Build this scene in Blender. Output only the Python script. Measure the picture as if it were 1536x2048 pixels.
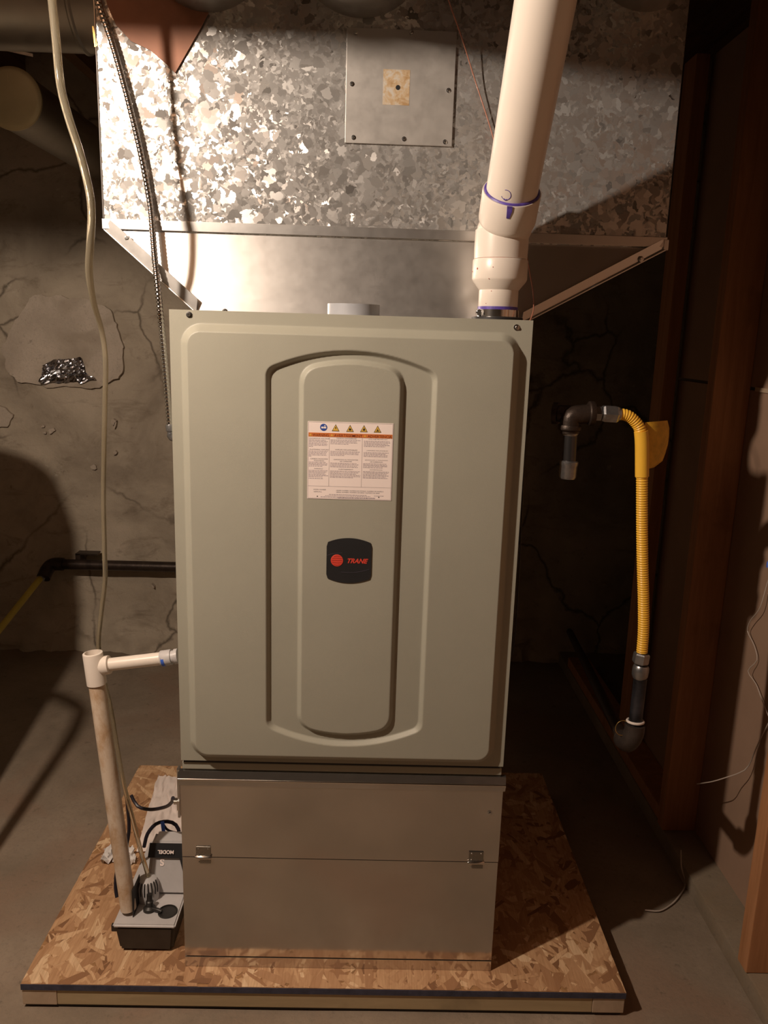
import bpy, bmesh, math, random
from mathutils import Vector, Matrix, noise
random.seed(7)
S = bpy.context.scene
for o in list(bpy.data.objects): bpy.data.objects.remove(o)
COL = S.collection
PI = math.pi

# ---------------------------------------------------------------- camera
CP = Vector((.0382, -1.4099, 1.3369)); YAW, PITCH, ROLL, FPX = .0191, .2151, .0304, 1600.
fwd = Vector((math.sin(YAW)*math.cos(PITCH), math.cos(YAW)*math.cos(PITCH), -math.sin(PITCH)))
rt0 = Vector((math.cos(YAW), -math.sin(YAW), 0)); up0 = rt0.cross(fwd)
rt = rt0*math.cos(ROLL)+up0*math.sin(ROLL); up = -rt0*math.sin(ROLL)+up0*math.cos(ROLL)
cam_d = bpy.data.cameras.new('camera'); cam = bpy.data.objects.new('camera', cam_d); COL.objects.link(cam)
M = Matrix((rt, up, -fwd)).transposed().to_4x4(); M.translation = CP
cam.matrix_world = M
cam_d.sensor_fit = 'VERTICAL'; cam_d.sensor_height = 32.0; cam_d.lens = 32.0*FPX/2048; cam_d.clip_start = .02
S.camera = cam

# ---------------------------------------------------------------- world, lamp light, exposure
w = bpy.data.worlds.new('world'); S.world = w; w.use_nodes = True
w.node_tree.nodes['Background'].inputs[0].default_value = (1.0, .72, .5, 1)
w.node_tree.nodes['Background'].inputs[1].default_value = .002
LAMP = Vector((-.87, -.72, 1.955))
ld = bpy.data.lights.new('bulb_light', 'POINT'); ld.energy = 95; ld.color = (1.0, .82, .66); ld.shadow_soft_size = .022
lo = bpy.data.objects.new('bulb_light', ld); lo.location = LAMP; COL.objects.link(lo)
S.view_settings.view_transform = 'Standard'; S.view_settings.look = 'None'
S.view_settings.exposure = 0.0; S.view_settings.gamma = 1.0; S.view_settings.use_curve_mapping = False

def at(px, py, ax, val):
    v = fwd + rt*((px-768)/FPX) - up*((py-1024)/FPX)
    t = (val-CP[ax])/v[ax]
    return CP + v*t

# ---------------------------------------------------------------- materials
class NT:
    def __init__(s, name):
        s.m = bpy.data.materials.new(name); s.m.use_nodes = True; s.t = s.m.node_tree; s.N = s.t.nodes; s.L = s.t.links
        s.b = s.N['Principled BSDF']
    def n(s, typ, **k):
        x = s.N.new(typ)
        for a, v in k.items():
            if a.startswith('i_'):
                key = a[2:]; key = int(key) if key.isdigit() else key.replace('_', ' ')
                x.inputs[key].default_value = v
            else: setattr(x, a, v)
        return x
    def l(s, a, b): s.L.new(a, b)
    def co(s): return s.n('ShaderNodeTexCoord').outputs['Object']
    def noise(s, scale, detail=4, rough=.55, dist=0., co=None, vec=None):
        x = s.n('ShaderNodeTexNoise', i_Scale=scale, i_Detail=detail, i_Roughness=rough, i_Distortion=dist)
        s.l(co or s.co(), x.inputs['Vector'])
        return x.outputs['Fac']
    def ramp(s, fac, stops):
        r = s.n('ShaderNodeValToRGB'); e = r.color_ramp.elements
        while len(e) < len(stops): e.new(.5)
        for q, (p, c) in zip(e, stops):
            q.position = p; q.color = (c[0], c[1], c[2], 1) if len(c) > 1 else (c[0],)*3+(1,)
        s.l(fac, r.inputs[0]); return r.outputs[0]
    def mix(s, f, a, b, blend='MIX'):
        x = s.n('ShaderNodeMix', data_type='RGBA', blend_type=blend)
        for sock, v in ((x.inputs[0], f), (x.inputs[6], a), (x.inputs[7], b)):
            if hasattr(v, 'links'): s.l(v, sock)
            else: sock.default_value = v if not isinstance(v, tuple) else (*v, 1)
        return x.outputs[2]
    def bump(s, h, strength=.3, dist=.002, normal=None):
        b = s.n('ShaderNodeBump', i_Strength=strength, i_Distance=dist); s.l(h, b.inputs['Height'])
        if normal is not None: s.l(normal, b.inputs['Normal'])
        return b.outputs[0]
    def mapped(s, sc, rot=(0, 0, 0)):
        m = s.n('ShaderNodeMapping'); m.inputs['Scale'].default_value = sc; m.inputs['Rotation'].default_value = rot
        s.l(s.co(), m.inputs[0]); return m.outputs[0]

def plain(name, col, rough=.5, metal=0., bump=0., bscale=200, var=.12, vscale=12, spec=.5, **kw):
    m = NT(name); b = m.b
    f = m.noise(vscale, 5, .6)
    lo_, hi = tuple(c*(1-var) for c in col), tuple(min(1, c*(1+var)) for c in col)
    m.l(m.ramp(f, [(.3, lo_), (.7, hi)]), b.inputs['Base Color'])
    b.inputs['Roughness'].default_value = rough; b.inputs['Metallic'].default_value = metal
    b.inputs['Specular IOR Level'].default_value = spec
    if bump: m.l(m.bump(m.noise(bscale, 3), bump, .001), b.inputs['Normal'])
    for k, v in kw.items(): b.inputs[k.replace('_', ' ')].default_value = v
    return m.m

def mat_concrete(name, dark, light, stain, scale=3., bump=.5):
    m = NT(name); co = m.co()
    f1 = m.noise(scale, 9, .62, .3, co); f2 = m.noise(scale*9, 8, .7, 0, co); f3 = m.noise(scale*.7+.3, 3, .5, 1., m.mapped((1, 1, 1.7)))
    c = m.ramp(f1, [(.32, dark), (.68, light)])
    c = m.mix(m.ramp(f3, [(.5, (0,)), (.66, (.75,))]), c, stain)
    c = m.mix(m.ramp(f2, [(.30, (.55,)), (.40, (0,))]), c, tuple(x*.45 for x in dark))
    c = m.mix(m.ramp(m.noise(scale*28, 6, .75, 0, co), [(.35, (.45,)), (.5, (0,)), (.66, (0,)), (.74, (.4,))]), c, tuple(x*.62 for x in light))
    m.l(c, m.b.inputs['Base Color']); m.b.inputs['Roughness'].default_value = .85
    m.b.inputs['Specular IOR Level'].default_value = .25
    m.l(m.bump(f2, bump, .006, m.bump(m.noise(scale*60, 4, .7), .35, .0015)), m.b.inputs['Normal'])
    return m.m

def mat_wall():
    m = NT('old_plaster_concrete'); co = m.co()
    f1 = m.noise(2.6, 9, .62, .4, co); f2 = m.noise(22, 8, .7, 0, co)
    c = m.ramp(f1, [(.30, (.28, .23, .175)), (.5, (.44, .37, .285)), (.72, (.56, .47, .37))])
    # cracks
    dn = m.n('ShaderNodeTexNoise', i_Scale=5.0, i_Detail=6.0); m.l(co, dn.inputs['Vector'])
    mx = m.n('ShaderNodeMix', data_type='VECTOR'); mx.inputs[0].default_value = .16
    m.l(co, mx.inputs[4]); m.l(dn.outputs['Color'], mx.inputs[5])
    v = m.n('ShaderNodeTexVoronoi', feature='DISTANCE_TO_EDGE', i_Scale=2.3); m.l(mx.outputs[1], v.inputs['Vector'])
    crack = m.ramp(v.outputs['Distance'], [(.0, (1,)), (.018, (0,))])
    gate = m.ramp(m.noise(1.7, 2, .5, 0, co), [(.42, (0,)), (.52, (.9,))])
    mm = m.n('ShaderNodeMath', operation='MULTIPLY'); m.l(crack, mm.inputs[0]); m.l(gate, mm.inputs[1])
    c = m.mix(mm.outputs[0], c, (.12, .095, .07))
    c = m.mix(m.ramp(f2, [(.27, (.7,)), (.37, (0,))]), c, (.14, .11, .08))
    c = m.mix(m.ramp(m.noise(9, 7, .7, .3, m.mapped((1, 1, 1.4))), [(.64, (0,)), (.72, (.6,))]), c, (.68, .60, .50))
    c = m.mix(m.ramp(m.noise(5, 9, .75, .8, m.mapped((1, 1, 2.6))), [(.28, (.65,)), (.46, (0,))]), c, (.17, .13, .09))
    m.l(c, m.b.inputs['Base Color']); m.b.inputs['Roughness'].default_value = .9; m.b.inputs['Specular IOR Level'].default_value = .2
    m.l(m.bump(f2, .55, .008, m.bump(m.noise(120, 5, .7), .4, .002)), m.b.inputs['Normal'])
    return m.m

def mat_spangle():
    m = NT('spangled_galvanised_steel'); co = m.co()
    dn = m.n('ShaderNodeTexNoise', i_Scale=60.0, i_Detail=3.0); m.l(co, dn.inputs['Vector'])
    mx = m.n('ShaderNodeMix', data_type='VECTOR'); mx.inputs[0].default_value = .030
    m.l(co, mx.inputs[4]); m.l(dn.outputs['Color'], mx.inputs[5])
    def cells(scale):
        v = m.n('ShaderNodeTexVoronoi', feature='F1', i_Scale=scale, i_Randomness=1.0); m.l(mx.outputs[1], v.inputs['Vector'])
        return v.outputs['Color']
    big, small = cells(70), cells(150)
    sel = m.ramp(m.noise(24, 2, .5, 0, co), [(.47, (0,)), (.53, (1,))])
    cc = m.mix(sel, big, small)
    sub = m.n('ShaderNodeVectorMath', operation='SUBTRACT'); m.l(cc, sub.inputs[0]); sub.inputs[1].default_value = (.5, .5, .5)
    sc = m.n('ShaderNodeVectorMath', operation='SCALE'); m.l(sub.outputs[0], sc.inputs[0]); sp0 = m.n('ShaderNodeSeparateColor'); m.l(cc, sp0.inputs[0]); m.l(m.ramp(sp0.outputs[2], [(0, (.28,)), (.6, (.36,)), (.82, (.62,)), (1, (1.0,))]), sc.inputs['Scale'])
    g = m.n('ShaderNodeNewGeometry'); ad = m.n('ShaderNodeVectorMath', operation='ADD')
    m.l(g.outputs['Normal'], ad.inputs[0]); m.l(sc.outputs[0], ad.inputs[1])
    nm = m.n('ShaderNodeVectorMath', operation='NORMALIZE'); m.l(ad.outputs[0], nm.inputs[0])
    m.l(nm.outputs[0], m.b.inputs['Normal'])
    sp = m.n('ShaderNodeSeparateColor'); m.l(cc, sp.inputs[0])
    m.l(m.ramp(sp.outputs[2], [(0, (.42, .405, .39)), (1, (.70, .68, .66))]), m.b.inputs['Base Color'])
    m.l(m.ramp(sp.outputs[0], [(0, (.22,)), (1, (.42,))]), m.b.inputs['Roughness'])
    m.b.inputs['Metallic'].default_value = .70
    return m.m

def mat_sheet(name, col, r0, r1, scratch=.5, dull=.5, metal=.95):
    m = NT(name); co = m.co()
    f = m.noise(7, 6, .6, .4, co); f2 = m.noise(40, 5, .65, 0, co)
    st = m.noise(30, 4, .6, 0, m.mapped((6, 1, .35), (0, .35, 0)))
    c = m.ramp(f, [(.3, tuple(x*(1-.22*dull) for x in col)), (.7, col)])
    c = m.mix(m.ramp(st, [(.70, (0,)), (.76, (scratch*.6,))]), c, tuple(min(1, x*1.35) for x in col))
    m.l(c, m.b.inputs['Base Color']); m.b.inputs['Metallic'].default_value = metal
    m.l(m.ramp(f2, [(.3, (r0,)), (.7, (r1,))]), m.b.inputs['Roughness'])
    m.l(m.bump(m.noise(3, 1, .4, 0, co), .06, .01), m.b.inputs['Normal'])
    return m.m

def mat_osb():
    m = NT('osb_strands')
    a = m.n('ShaderNodeAttribute', attribute_name='tone'); st = m.noise(60, 4, .6, 0, m.mapped((5, .35, 1)))
    c = m.ramp(a.outputs['Fac'], [(0, (.20, .095, .045)), (.2, (.38, .20, .10)), (.55, (.56, .335, .18)), (.85, (.68, .44, .25)), (1, (.80, .58, .36))])
    c = m.mix(m.ramp(st, [(.35, (.35,)), (.6, (0,))]), c, (.30, .14, .05))
    m.l(c, m.b.inputs['Base Color']); m.b.inputs['Roughness'].default_value = .62
    m.l(m.bump(st, .3, .001), m.b.inputs['Normal'])
    return m.m

def mat_wood(name, a, b, ax=(1, 1, .08), scale=40, rough=.7):
    m = NT(name); f = m.noise(scale, 6, .65, .6, m.mapped(ax)); k = m.noise(6, 4, .6)
    c = m.ramp(f, [(.3, a), (.7, b)])
    c = m.mix(m.ramp(k, [(.6, (0,)), (.75, (.5,))]), c, tuple(x*.5 for x in a))
    m.l(c, m.b.inputs['Base Color']); m.b.inputs['Roughness'].default_value = rough
    m.l(m.bump(f, .3, .001), m.b.inputs['Normal']); return m.m

def mat_clear():
    m = NT('clear_vinyl'); b = m.b
    m.l(m.ramp(m.noise(5, 3), [(.3, (.66, .58, .42)), (.7, (.80, .73, .57))]), b.inputs['Base Color'])
    b.inputs['Transmission Weight'].default_value = .86; b.inputs['Roughness'].default_value = .10; b.inputs['IOR'].default_value = 1.22
    return m.m

def mat_pipe():
    m = NT('drain_pipe_pvc'); co = m.co()
    c = m.ramp(m.noise(30, 6, .7, .3, m.mapped((1, 1, .5))), [(.45, (.70, .58, .46)), (.62, (.55, .38, .24)), (.75, (.42, .25, .14))])
    m.l(c, m.b.inputs['Base Color']); m.b.inputs['Roughness'].default_value = .4; return m.m

def mat_residue():
    m = NT('tape_residue'); f = m.noise(60, 6, .7, .5); b = m.b
    m.l(m.ramp(f, [(.35, (.36, .22, .10)), (.5, (.48, .36, .23)), (.60, (.50, .46, .40))]), b.inputs['Base Color'])
    b.inputs['Roughness'].default_value = .5; return m.m

def mat_emit(name, col, st):
    m = NT(name); m.l(m.ramp(m.noise(3), [(0, col), (1, col)]), m.b.inputs['Emission Color'])
    m.b.inputs['Emission Strength'].default_value = st; m.b.inputs['Base Color'].default_value = (*col, 1); return m.m

PAINT = plain('furnace_paint', (.375, .365, .30), .46, 0, .22, 900, .04, 5, .45)
SPANGLE = mat_spangle()
SHEET = mat_sheet('smooth_galvanised_sheet', (.70, .68, .66), .34, .38, .8, .15, 1.)
BASESHEET = mat_sheet('dull_galvanised_sheet', (.64, .60, .555), .10, .16, .1, .35)
RAILM = mat_sheet('folded_galvanised_rail', (.62, .61, .60), .14, .24, .2)
HINGEM = mat_sheet('dark_hinge_plate', (.30, .28, .25), .22, .3, .1, .3)
PANELM = mat_sheet('grey_cover_plate', (.50, .475, .45), .45, .58, .1, .3, .75)
DUCTM = mat_sheet('round_duct_steel', (.42, .39, .34), .34, .46, .3)
BRIGHT = plain('zinc_screw', (.62, .62, .62), .22, 1., 0, 200, .1)
CHROME = plain('bright_clamp_steel', (.72, .70, .68), .16, 1., 0, 200, .05)
GALVFIT = plain('galvanised_fitting', (.36, .36, .37), .34, .9, .2, 300, .2, 60)
PVC = plain('white_pvc', (.80, .72, .64), .33, 0, 0, 100, .03, 6, .5)
PURPLE = plain('purple_primer', (.10, .06, .34), .45, 0, 0, 100, .35, 90)
REDP = plain('red_primer_mark', (.45, .10, .08), .5, 0, 0, 100, .3, 90)
DRAIN = mat_pipe()
GREYPL = plain('grey_plastic_collar', (.36, .37, .40), .4)
BLACKPL = plain('black_plastic', (.022, .019, .017), .45, 0, .1, 400, .3, 30)
RUBBER = plain('black_rubber', (.015, .014, .016), .55)
CORD = plain('black_cord', (.014, .012, .020), .4)
IRON = plain('black_iron', (.050, .034, .026), .42, .55, .5, 180, .35, 40)
YEL = plain('yellow_coated_steel', (.93, .53, .055), .38, 0, .1, 200, .06)
YELDARK = plain('yellow_label_vinyl', (.70, .40, .03), .5, 0, .2, 250, .2, 60)
TAPEW = plain('white_thread_tape', (.75, .66, .60), .6, 0, .5, 200, .12, 60)
COPPERW = plain('pinkish_wire', (.42, .17, .11), .4)
WHITEW = plain('thin_white_wire', (.50, .42, .36), .5)
LIDM = plain('light_grey_lid_plastic', (.50, .48, .48), .42)
BLUE = plain('blue_tape', (.05, .14, .62), .45)
PAPER = plain('white_plastic_sheet', (.85, .75, .70), .55, 0, .2, 60, .1, 10)
LABELM = plain('label_white', (.95, .83, .79), .45, 0, 0, 10, .015)
ORANGE = plain('warning_orange', (.66, .20, .05), .5, 0, 0, 10, .05)
INKR = plain('dark_red_ink', (.16, .018, .012), .5)
INK = plain('grey_ink', (.09, .075, .10), .6)
INKL = plain('pale_ink', (.36, .30, .33), .6)
INKY = plain('sign_yellow', (.75, .47, .08), .5)
INKB = plain('sign_blue', (.03, .08, .36), .5)
BADGE = plain('badge_black', (.022, .022, .024), .4)
RED = plain('badge_red', (.72, .07, .045), .4)
GREYARC = plain('badge_grey_line', (.10, .09, .12), .4)
FOIL = plain('crumpled_foil', (.62, .62, .66), .22, 1., 0, 60, .15)
CLEARP = plain('clear_wrap', (.75, .72, .70), .12, 0, 0, 60, .05, spec=.9)
STUDM = mat_wood('orange_brown_stud_wood', (.34, .15, .06), (.50, .24, .11))
JOISTM = mat_wood('old_joist_wood', (.13, .065, .03), (.24, .13, .06), (1, .06, 1))
BOARDM = mat_wood('pale_pine', (.40, .30, .17), (.50, .38, .22), (.08, 1, 1))
ENDM = mat_wood('pine_end_grain', (.46, .34, .23), (.55, .42, .30), (1, 1, 1), 25)
PANELW = plain('drywall_paper', (.34, .215, .145), .85, 0, .3, 30, .12, 3)
EDGEBLUE = plain('dark_painted_edge', (.05, .052, .085), .6, 0, .4, 200, .3, 80)
REDBROWN = plain('red_brown_wedge', (.25, .108, .062), .6, 0, .2, 20, .2, 10)
OSB = mat_osb()
OSBBASE = plain('osb_core', (.36, .19, .08), .7, 0, .5, 120, .25, 60)
FLOORM = mat_concrete('concrete_floor', (.21, .165, .12), (.33, .26, .195), (.27, .185, .13), 3.2, .45)
CURBM = mat_concrete('curb_concrete', (.22, .18, .13), (.34, .27, .20), (.26, .19, .12), 5, .3)
WALLM = mat_wall()
PATCHM = mat_concrete('pale_plaster_patch', (.42, .35, .28), (.58, .49, .40), (.36, .295, .225), 5, .45)
CLEAR = mat_clear()
RESIDUE = mat_residue()
BRASS = plain('brass_strip', (.62, .42, .14), .3, .9)
YPIPE = plain('dim_yellow_pipe', (.55, .42, .05), .45)

# ---------------------------------------------------------------- object helpers
WL = {}
def tag(o, label=None, cat=None, group=None, kind=None):
    if label: o['label'] = label
    if cat: o['category'] = cat
    if group: o['group'] = group
    if kind: o['kind'] = kind
    return o
def thing(name, label, cat, loc, group=None, kind=None):
    o = bpy.data.objects.new(name, None); o.empty_display_size = .05; o.location = loc; COL.objects.link(o)
    WL[o] = Vector(loc); return tag(o, label, cat, group, kind)
def link(name, me, mat, parent=None, label=None, smooth=True, loc=None):
    if mat is not None and not me.materials: me.materials.append(mat)
    if smooth is not None and not me.get('sm'):
        me.polygons.foreach_set('use_smooth', [bool(smooth)]*len(me.polygons)); me['sm'] = 1
        if smooth: me.set_sharp_from_angle(angle=math.radians(38))
    o = bpy.data.objects.new(name, me); COL.objects.link(o)
    if loc is not None: o.location = loc
    if parent is not None:
        o.parent = parent; o.matrix_parent_inverse = Matrix.Translation(-WL[parent])
    WL[o] = Vector(loc) if loc is not None else Vector((0, 0, 0))
    if label: o['label'] = label
    return o
def mesh(v, f, name='m'):
    me = bpy.data.meshes.new(name); me.from_pydata([tuple(x) for x in v], [], f); me.update(); return me
def frombm(bm, name='m'):
    bmesh.ops.recalc_face_normals(bm, faces=bm.faces)
    me = bpy.data.meshes.new(name); bm.to_mesh(me); bm.free(); return me
def box(x0, x1, y0, y1, z0, z1, bev=0., seg=2, bm=None):
    own = bm is None
    if own: bm = bmesh.new()
    r = bmesh.ops.create_cube(bm, size=1.0); vs = r['verts']
    for v in vs: v.co = Vector(((x0+x1)/2+v.co.x*(x1-x0), (y0+y1)/2+v.co.y*(y1-y0), (z0+z1)/2+v.co.z*(z1-z0)))
    if bev:
        es = list({e for v in vs for e in v.link_edges}); bmesh.ops.bevel(bm, geom=es, offset=bev, segments=seg, affect='EDGES', profile=.6)
    return frombm(bm) if own else bm
def boxes(lst, bev=0.):
    bm = bmesh.new()
    for b in lst: box(*b, bev=bev, seg=1, bm=bm)
    return frombm(bm)
def prism(pts, d, bev=0.):          # closed polygon (3D points) extruded by vector d
    bm = bmesh.new(); a = [bm.verts.new(p) for p in pts]; f = bm.faces.new(a)
    r = bmesh.ops.extrude_face_region(bm, geom=[f]); vs = [g for g in r['geom'] if isinstance(g, bmesh.types.BMVert)]
    bmesh.ops.translate(bm, verts=vs, vec=d)
    if bev: bmesh.ops.bevel(bm, geom=list(bm.edges), offset=bev, segments=1, affect='EDGES')
    return frombm(bm)
def lathe(prof, p0, axis, n=32, close=True, bm=None):     # prof: (r, t) pairs, t along axis from p0
    own = bm is None
    if own: bm = bmesh.new()
    axis = Vector(axis).normalized(); q = axis.to_track_quat('Z', 'Y'); X, Y = q @ Vector((1, 0, 0)), q @ Vector((0, 1, 0)); p0 = Vector(p0)
    rings = [[bm.verts.new(p0+axis*t+(X*math.cos(2*PI*i/n)+Y*math.sin(2*PI*i/n))*r) for i in range(n)] for r, t in prof]
    for a, b in zip(rings, rings[1:]):
        for i in range(n): bm.faces.new((a[i], a[(i+1) % n], b[(i+1) % n], b[i]))
    if close: bm.faces.new(rings[0][::-1]); bm.faces.new(rings[-1])
    return frombm(bm) if own else bm
def spline(pts, step):
    P = [Vector(p) for p in pts]; P = [P[0]*2-P[1]]+P+[P[-1]*2-P[-2]]; out = []
    for i in range(1, len(P)-2):
        a, b, c, d = P[i-1:i+3]; n = max(2, int((c-b).length/step))
        for k in range(n):
            t = k/n; out.append(.5*((2*b)+(c-a)*t+(2*a-5*b+4*c-d)*t*t+(3*b-3*c+d-a)*t**3))
    out.append(P[-2]); return out
def tube(pts, r, n=12, step=.02, rf=None, caps=True, bm=None, raw=False):
    C = pts if raw else spline(pts, step); own = bm is None
    if own: bm = bmesh.new()
    T = [(C[min(i+1, len(C)-1)]-C[max(i-1, 0)]).normalized() for i in range(len(C))]
    nrm = T[0].orthogonal().normalized(); rings = []; s = 0.
    for i, c in enumerate(C):
        if i: s += (c-C[i-1]).length
        nrm = (nrm-T[i]*nrm.dot(T[i])).normalized(); bn = T[i].cross(nrm)
        rr = []
        for k in range(n):
            a = 2*PI*k/n; q = rf(s, a) if rf else r
            rr.append(bm.verts.new(c+(nrm*math.cos(a)+bn*math.sin(a))*q))
        rings.append(rr)
    for a, b in zip(rings, rings[1:]):
        for i in range(n): bm.faces.new((a[i], a[(i+1) % n], b[(i+1) % n], b[i]))
    if caps: bm.faces.new(rings[0][::-1]); bm.faces.new(rings[-1])
    return frombm(bm) if own else bm
def text(s, size, loc, mat, parent, name='lettering', rot=None, shear=0., align='LEFT', bold=0., xs=1., label=None, depth=.00015):
    cu = bpy.data.curves.new('t', 'FONT'); cu.body = s; cu.size = size; cu.shear = shear; cu.align_x = align; cu.offset = bold; cu.extrude = depth
    ob = bpy.data.objects.new('t', cu); COL.objects.link(ob)
    bpy.context.view_layer.update(); dg = bpy.context.evaluated_depsgraph_get()
    me = bpy.data.meshes.new_from_object(ob.evaluated_get(dg)); bpy.data.objects.remove(ob)
    R_ = rot if rot is not None else Matrix.Rotation(PI/2, 4, 'X')
    me.transform(Matrix.Translation(loc) @ R_ @ Matrix.Diagonal((xs, 1, 1, 1))); me.materials.clear()
    return link(name, me, mat, parent, label, smooth=False)

# screws: a hex washer head pointing to -Y, shared mesh
def screw_mesh():
    bm = bmesh.new()
    lathe([(.0052, 0), (.0052, .0008), (.0030, .0012)], (0, 0, 0), (0, -1, 0), 16, True, bm)
    lathe([(.0030, .0008), (.0030, .0034), (.0022, .0040)], (0, 0, 0), (0, -1, 0), 6, True, bm)
    return frombm(bm)
SCREW = screw_mesh()
def screw(parent, p): return link('screw', SCREW, BRIGHT, parent, loc=Vector(p))

# ================================================================ SETTING
def grid(fn, nu, nv):
    v = [fn(i/nu, j/nv) for j in range(nv+1) for i in range(nu+1)]
    f = [(j*(nu+1)+i, j*(nu+1)+i+1, (j+1)*(nu+1)+i+1, (j+1)*(nu+1)+i) for j in range(nv) for i in range(nu)]
    return mesh(v, f)
XL, XR, YB, YF, ZC = -4.2, 2.3, 1.85, -6.5, 2.32
def floor_fn(u, v):
    x, y = XL+(XR-XL)*u, YF+(YB+.1-YF)*v
    z = -.0015+noise.fractal(Vector((x*3, y*3, 0)), .8, 2., 4)*.0015 - .001
    return (x, y, min(0, z))
tag(link('floor', grid(floor_fn, 260, 320), FLOORM), kind='structure')
def wall_fn(u, v):
    x, z = XR-(XR-XL)*u, -.03+(ZC+.03)*v
    d = noise.fractal(Vector((x*2.2, z*2.2, 3)), .9, 2.1, 6)*.016+abs(noise.noise(Vector((x*9, z*9, 1))))*.006
    if z < .13: d += (.13-z)*.45*(1+.5*noise.fractal(Vector((x*7, z*7, 8)), .8, 2, 4))
    if z < .2: d += .022*noise.fractal(Vector((x*11, z*14, 5)), .7, 2, 5)*(1-z/.2)
    return (x, YB-d, z)
wall_back = tag(link('wall_back', grid(wall_fn, 400, 150), WALLM), kind='structure')
tag(link('wall_left', box(XL-.1, XL, YF, YB, 0, ZC), CURBM, smooth=False), kind='structure')
tag(link('wall_front', box(XL, XR, YF-.1, YF, 0, ZC), CURBM, smooth=False), kind='structure')
# plaster patches, parts of the back wall
def patch(pts, name, mat, thick=.006):
    P = [at(x, y, 1, YB-.012) for x, y in pts]
    Q = []
    for a, b in zip(P, P[1:]+P[:1]):
        for k in range(5):
            q = a.lerp(b, k/5); q += Vector((noise.noise(q*14), 0, noise.noise(q*14+Vector((5, 0, 0)))))*.016; q += Vector((noise.noise(q*60), 0, noise.noise(q*60+Vector((5, 0, 0)))))*.007; Q.append(q)
    me = prism([q+Vector((0, -thick, 0)) for q in Q], Vector((0, thick+.02, 0)))
    return link(name, me, mat, wall_back, smooth=False)
patch([(60, 600), (85, 592), (130, 592), (178, 598), (205, 610), (225, 625), (238, 655), (243, 690), (246, 730), (232, 757), (200, 772), (150, 775), (95, 772), (40, 765), (12, 735), (5, 700), (22, 655), (40, 625)], 'plaster_patch', PATCHM, .004)
patch([(-60, 800), (8, 818), (26, 835), (14, 855), (-60, 862)], 'plaster_patch', PATCHM, .004)
for cx, cy, r in ((88, 850, 5), (105, 858, 6), (92, 862, 4), (222, 845, 6), (226, 852, 5), (190, 932, 5), (229, 903, 3), (305, 1170, 4)):
    patch([(cx+r*math.cos(a*1.05)*random.uniform(.6, 1.2), cy+r*math.sin(a*1.05)*random.uniform(.6, 1.3)) for a in range(6)], 'plaster_chip', PATCHM, .006)

# ceiling: subfloor boards and joists
ceil = tag(link('ceiling', box(XL, XR, YF, YB, ZC, ZC+.03), JOISTM, smooth=False), kind='structure')
jm = box(-.019, .019, YF, YB-.01, 2.125, ZC-.001)
for k in range(15): link('joist', jm, JOISTM, ceil, smooth=False, loc=Vector((-3.72+k*.405, 0, 0)))

# right stud wall on a concrete curb
curb = box(.865, 1.5, YF, YB-.04, -.01, .042, .006)
tag(link('trim_1', curb, CURBM), kind='structure')
wr = tag(link('wall_right', boxes([(.952, .966, YF, 1.0, .043, 1.238), ]), PANELW, smooth=False), kind='structure')
link('upper_panel', boxes([(.952, .966, YF, 1.0, 1.246, 2.12)]), PANELW, wr, smooth=False)
link('panel_joint_strip', box(.948, .960, YF, .5, 1.237, 1.247), ENDM, wr, smooth=False)
sm = box(.862, .9515, 0, .040, .043, 2.12, .002)
for y in (.53, .028, -.47, -.97): link('stud', sm, STUDM, wr, smooth=False, loc=Vector((0, y, 0)))
link('stud', box(.90, .938, .98, 1.07, .043, 2.12, .002), STUDM, wr, smooth=False)
link('sole_plate', box(.868, .951, .572, YB-.2, .043, .081, .002), STUDM, wr, smooth=False)

# ================================================================ PLATFORM
PT = .056
PX0, PX1, PY0, PY1 = -.632, .584, -.043, .79
plat = thing('wooden_platform', 'low platform of osb sheet on pine boards under the furnace', 'platform', (-.02, .37, 0))
sheet = link('osb_sheet', box(PX0, PX1, PY0, PY1, PT-.0125, PT-.0008), OSBBASE, plat, 'reddish tan strand board top', smooth=False)
link('painted_edge', box(PX0, PX1, PY0-.0012, PY0, PT-.0140, PT-.0012), EDGEBLUE, plat, 'dark blue black front edge', smooth=False)
link('front_board', box(PX0+.070, PX1-.066, PY0+.002, PY0+.04, .006, PT-.0130, .0015), BOARDM, plat, 'long pine board', smooth=False)
link('side_board', box(PX0+.001, PX0+.0695, PY0+.001, PY1, .006, PT-.0130, .0015), ENDM, plat, 'pine board end grain', smooth=False)
link('side_board', box(PX1-.0655, PX1-.001, PY0+.001, PY1, .006, PT-.0130, .0015), ENDM, plat, 'pine board end grain', smooth=False)
link('rear_board', box(PX0+.070, PX1-.066, PY1-.04, PY1, .006, PT-.0130, .0015), BOARDM, plat, smooth=False)
link('shade_gap_strip', boxes([(PX0+.006, PX1-.006, PY0+.005, PY0+.030, 0, .006), (PX0+.006, PX0+.05, PY0+.03, PY1, 0, .006), (PX1-.05, PX1-.006, PY0+.03, PY1, 0, .006)]), RUBBER, plat, smooth=False)  # black strip standing in for the shaded gap under the boards
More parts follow.
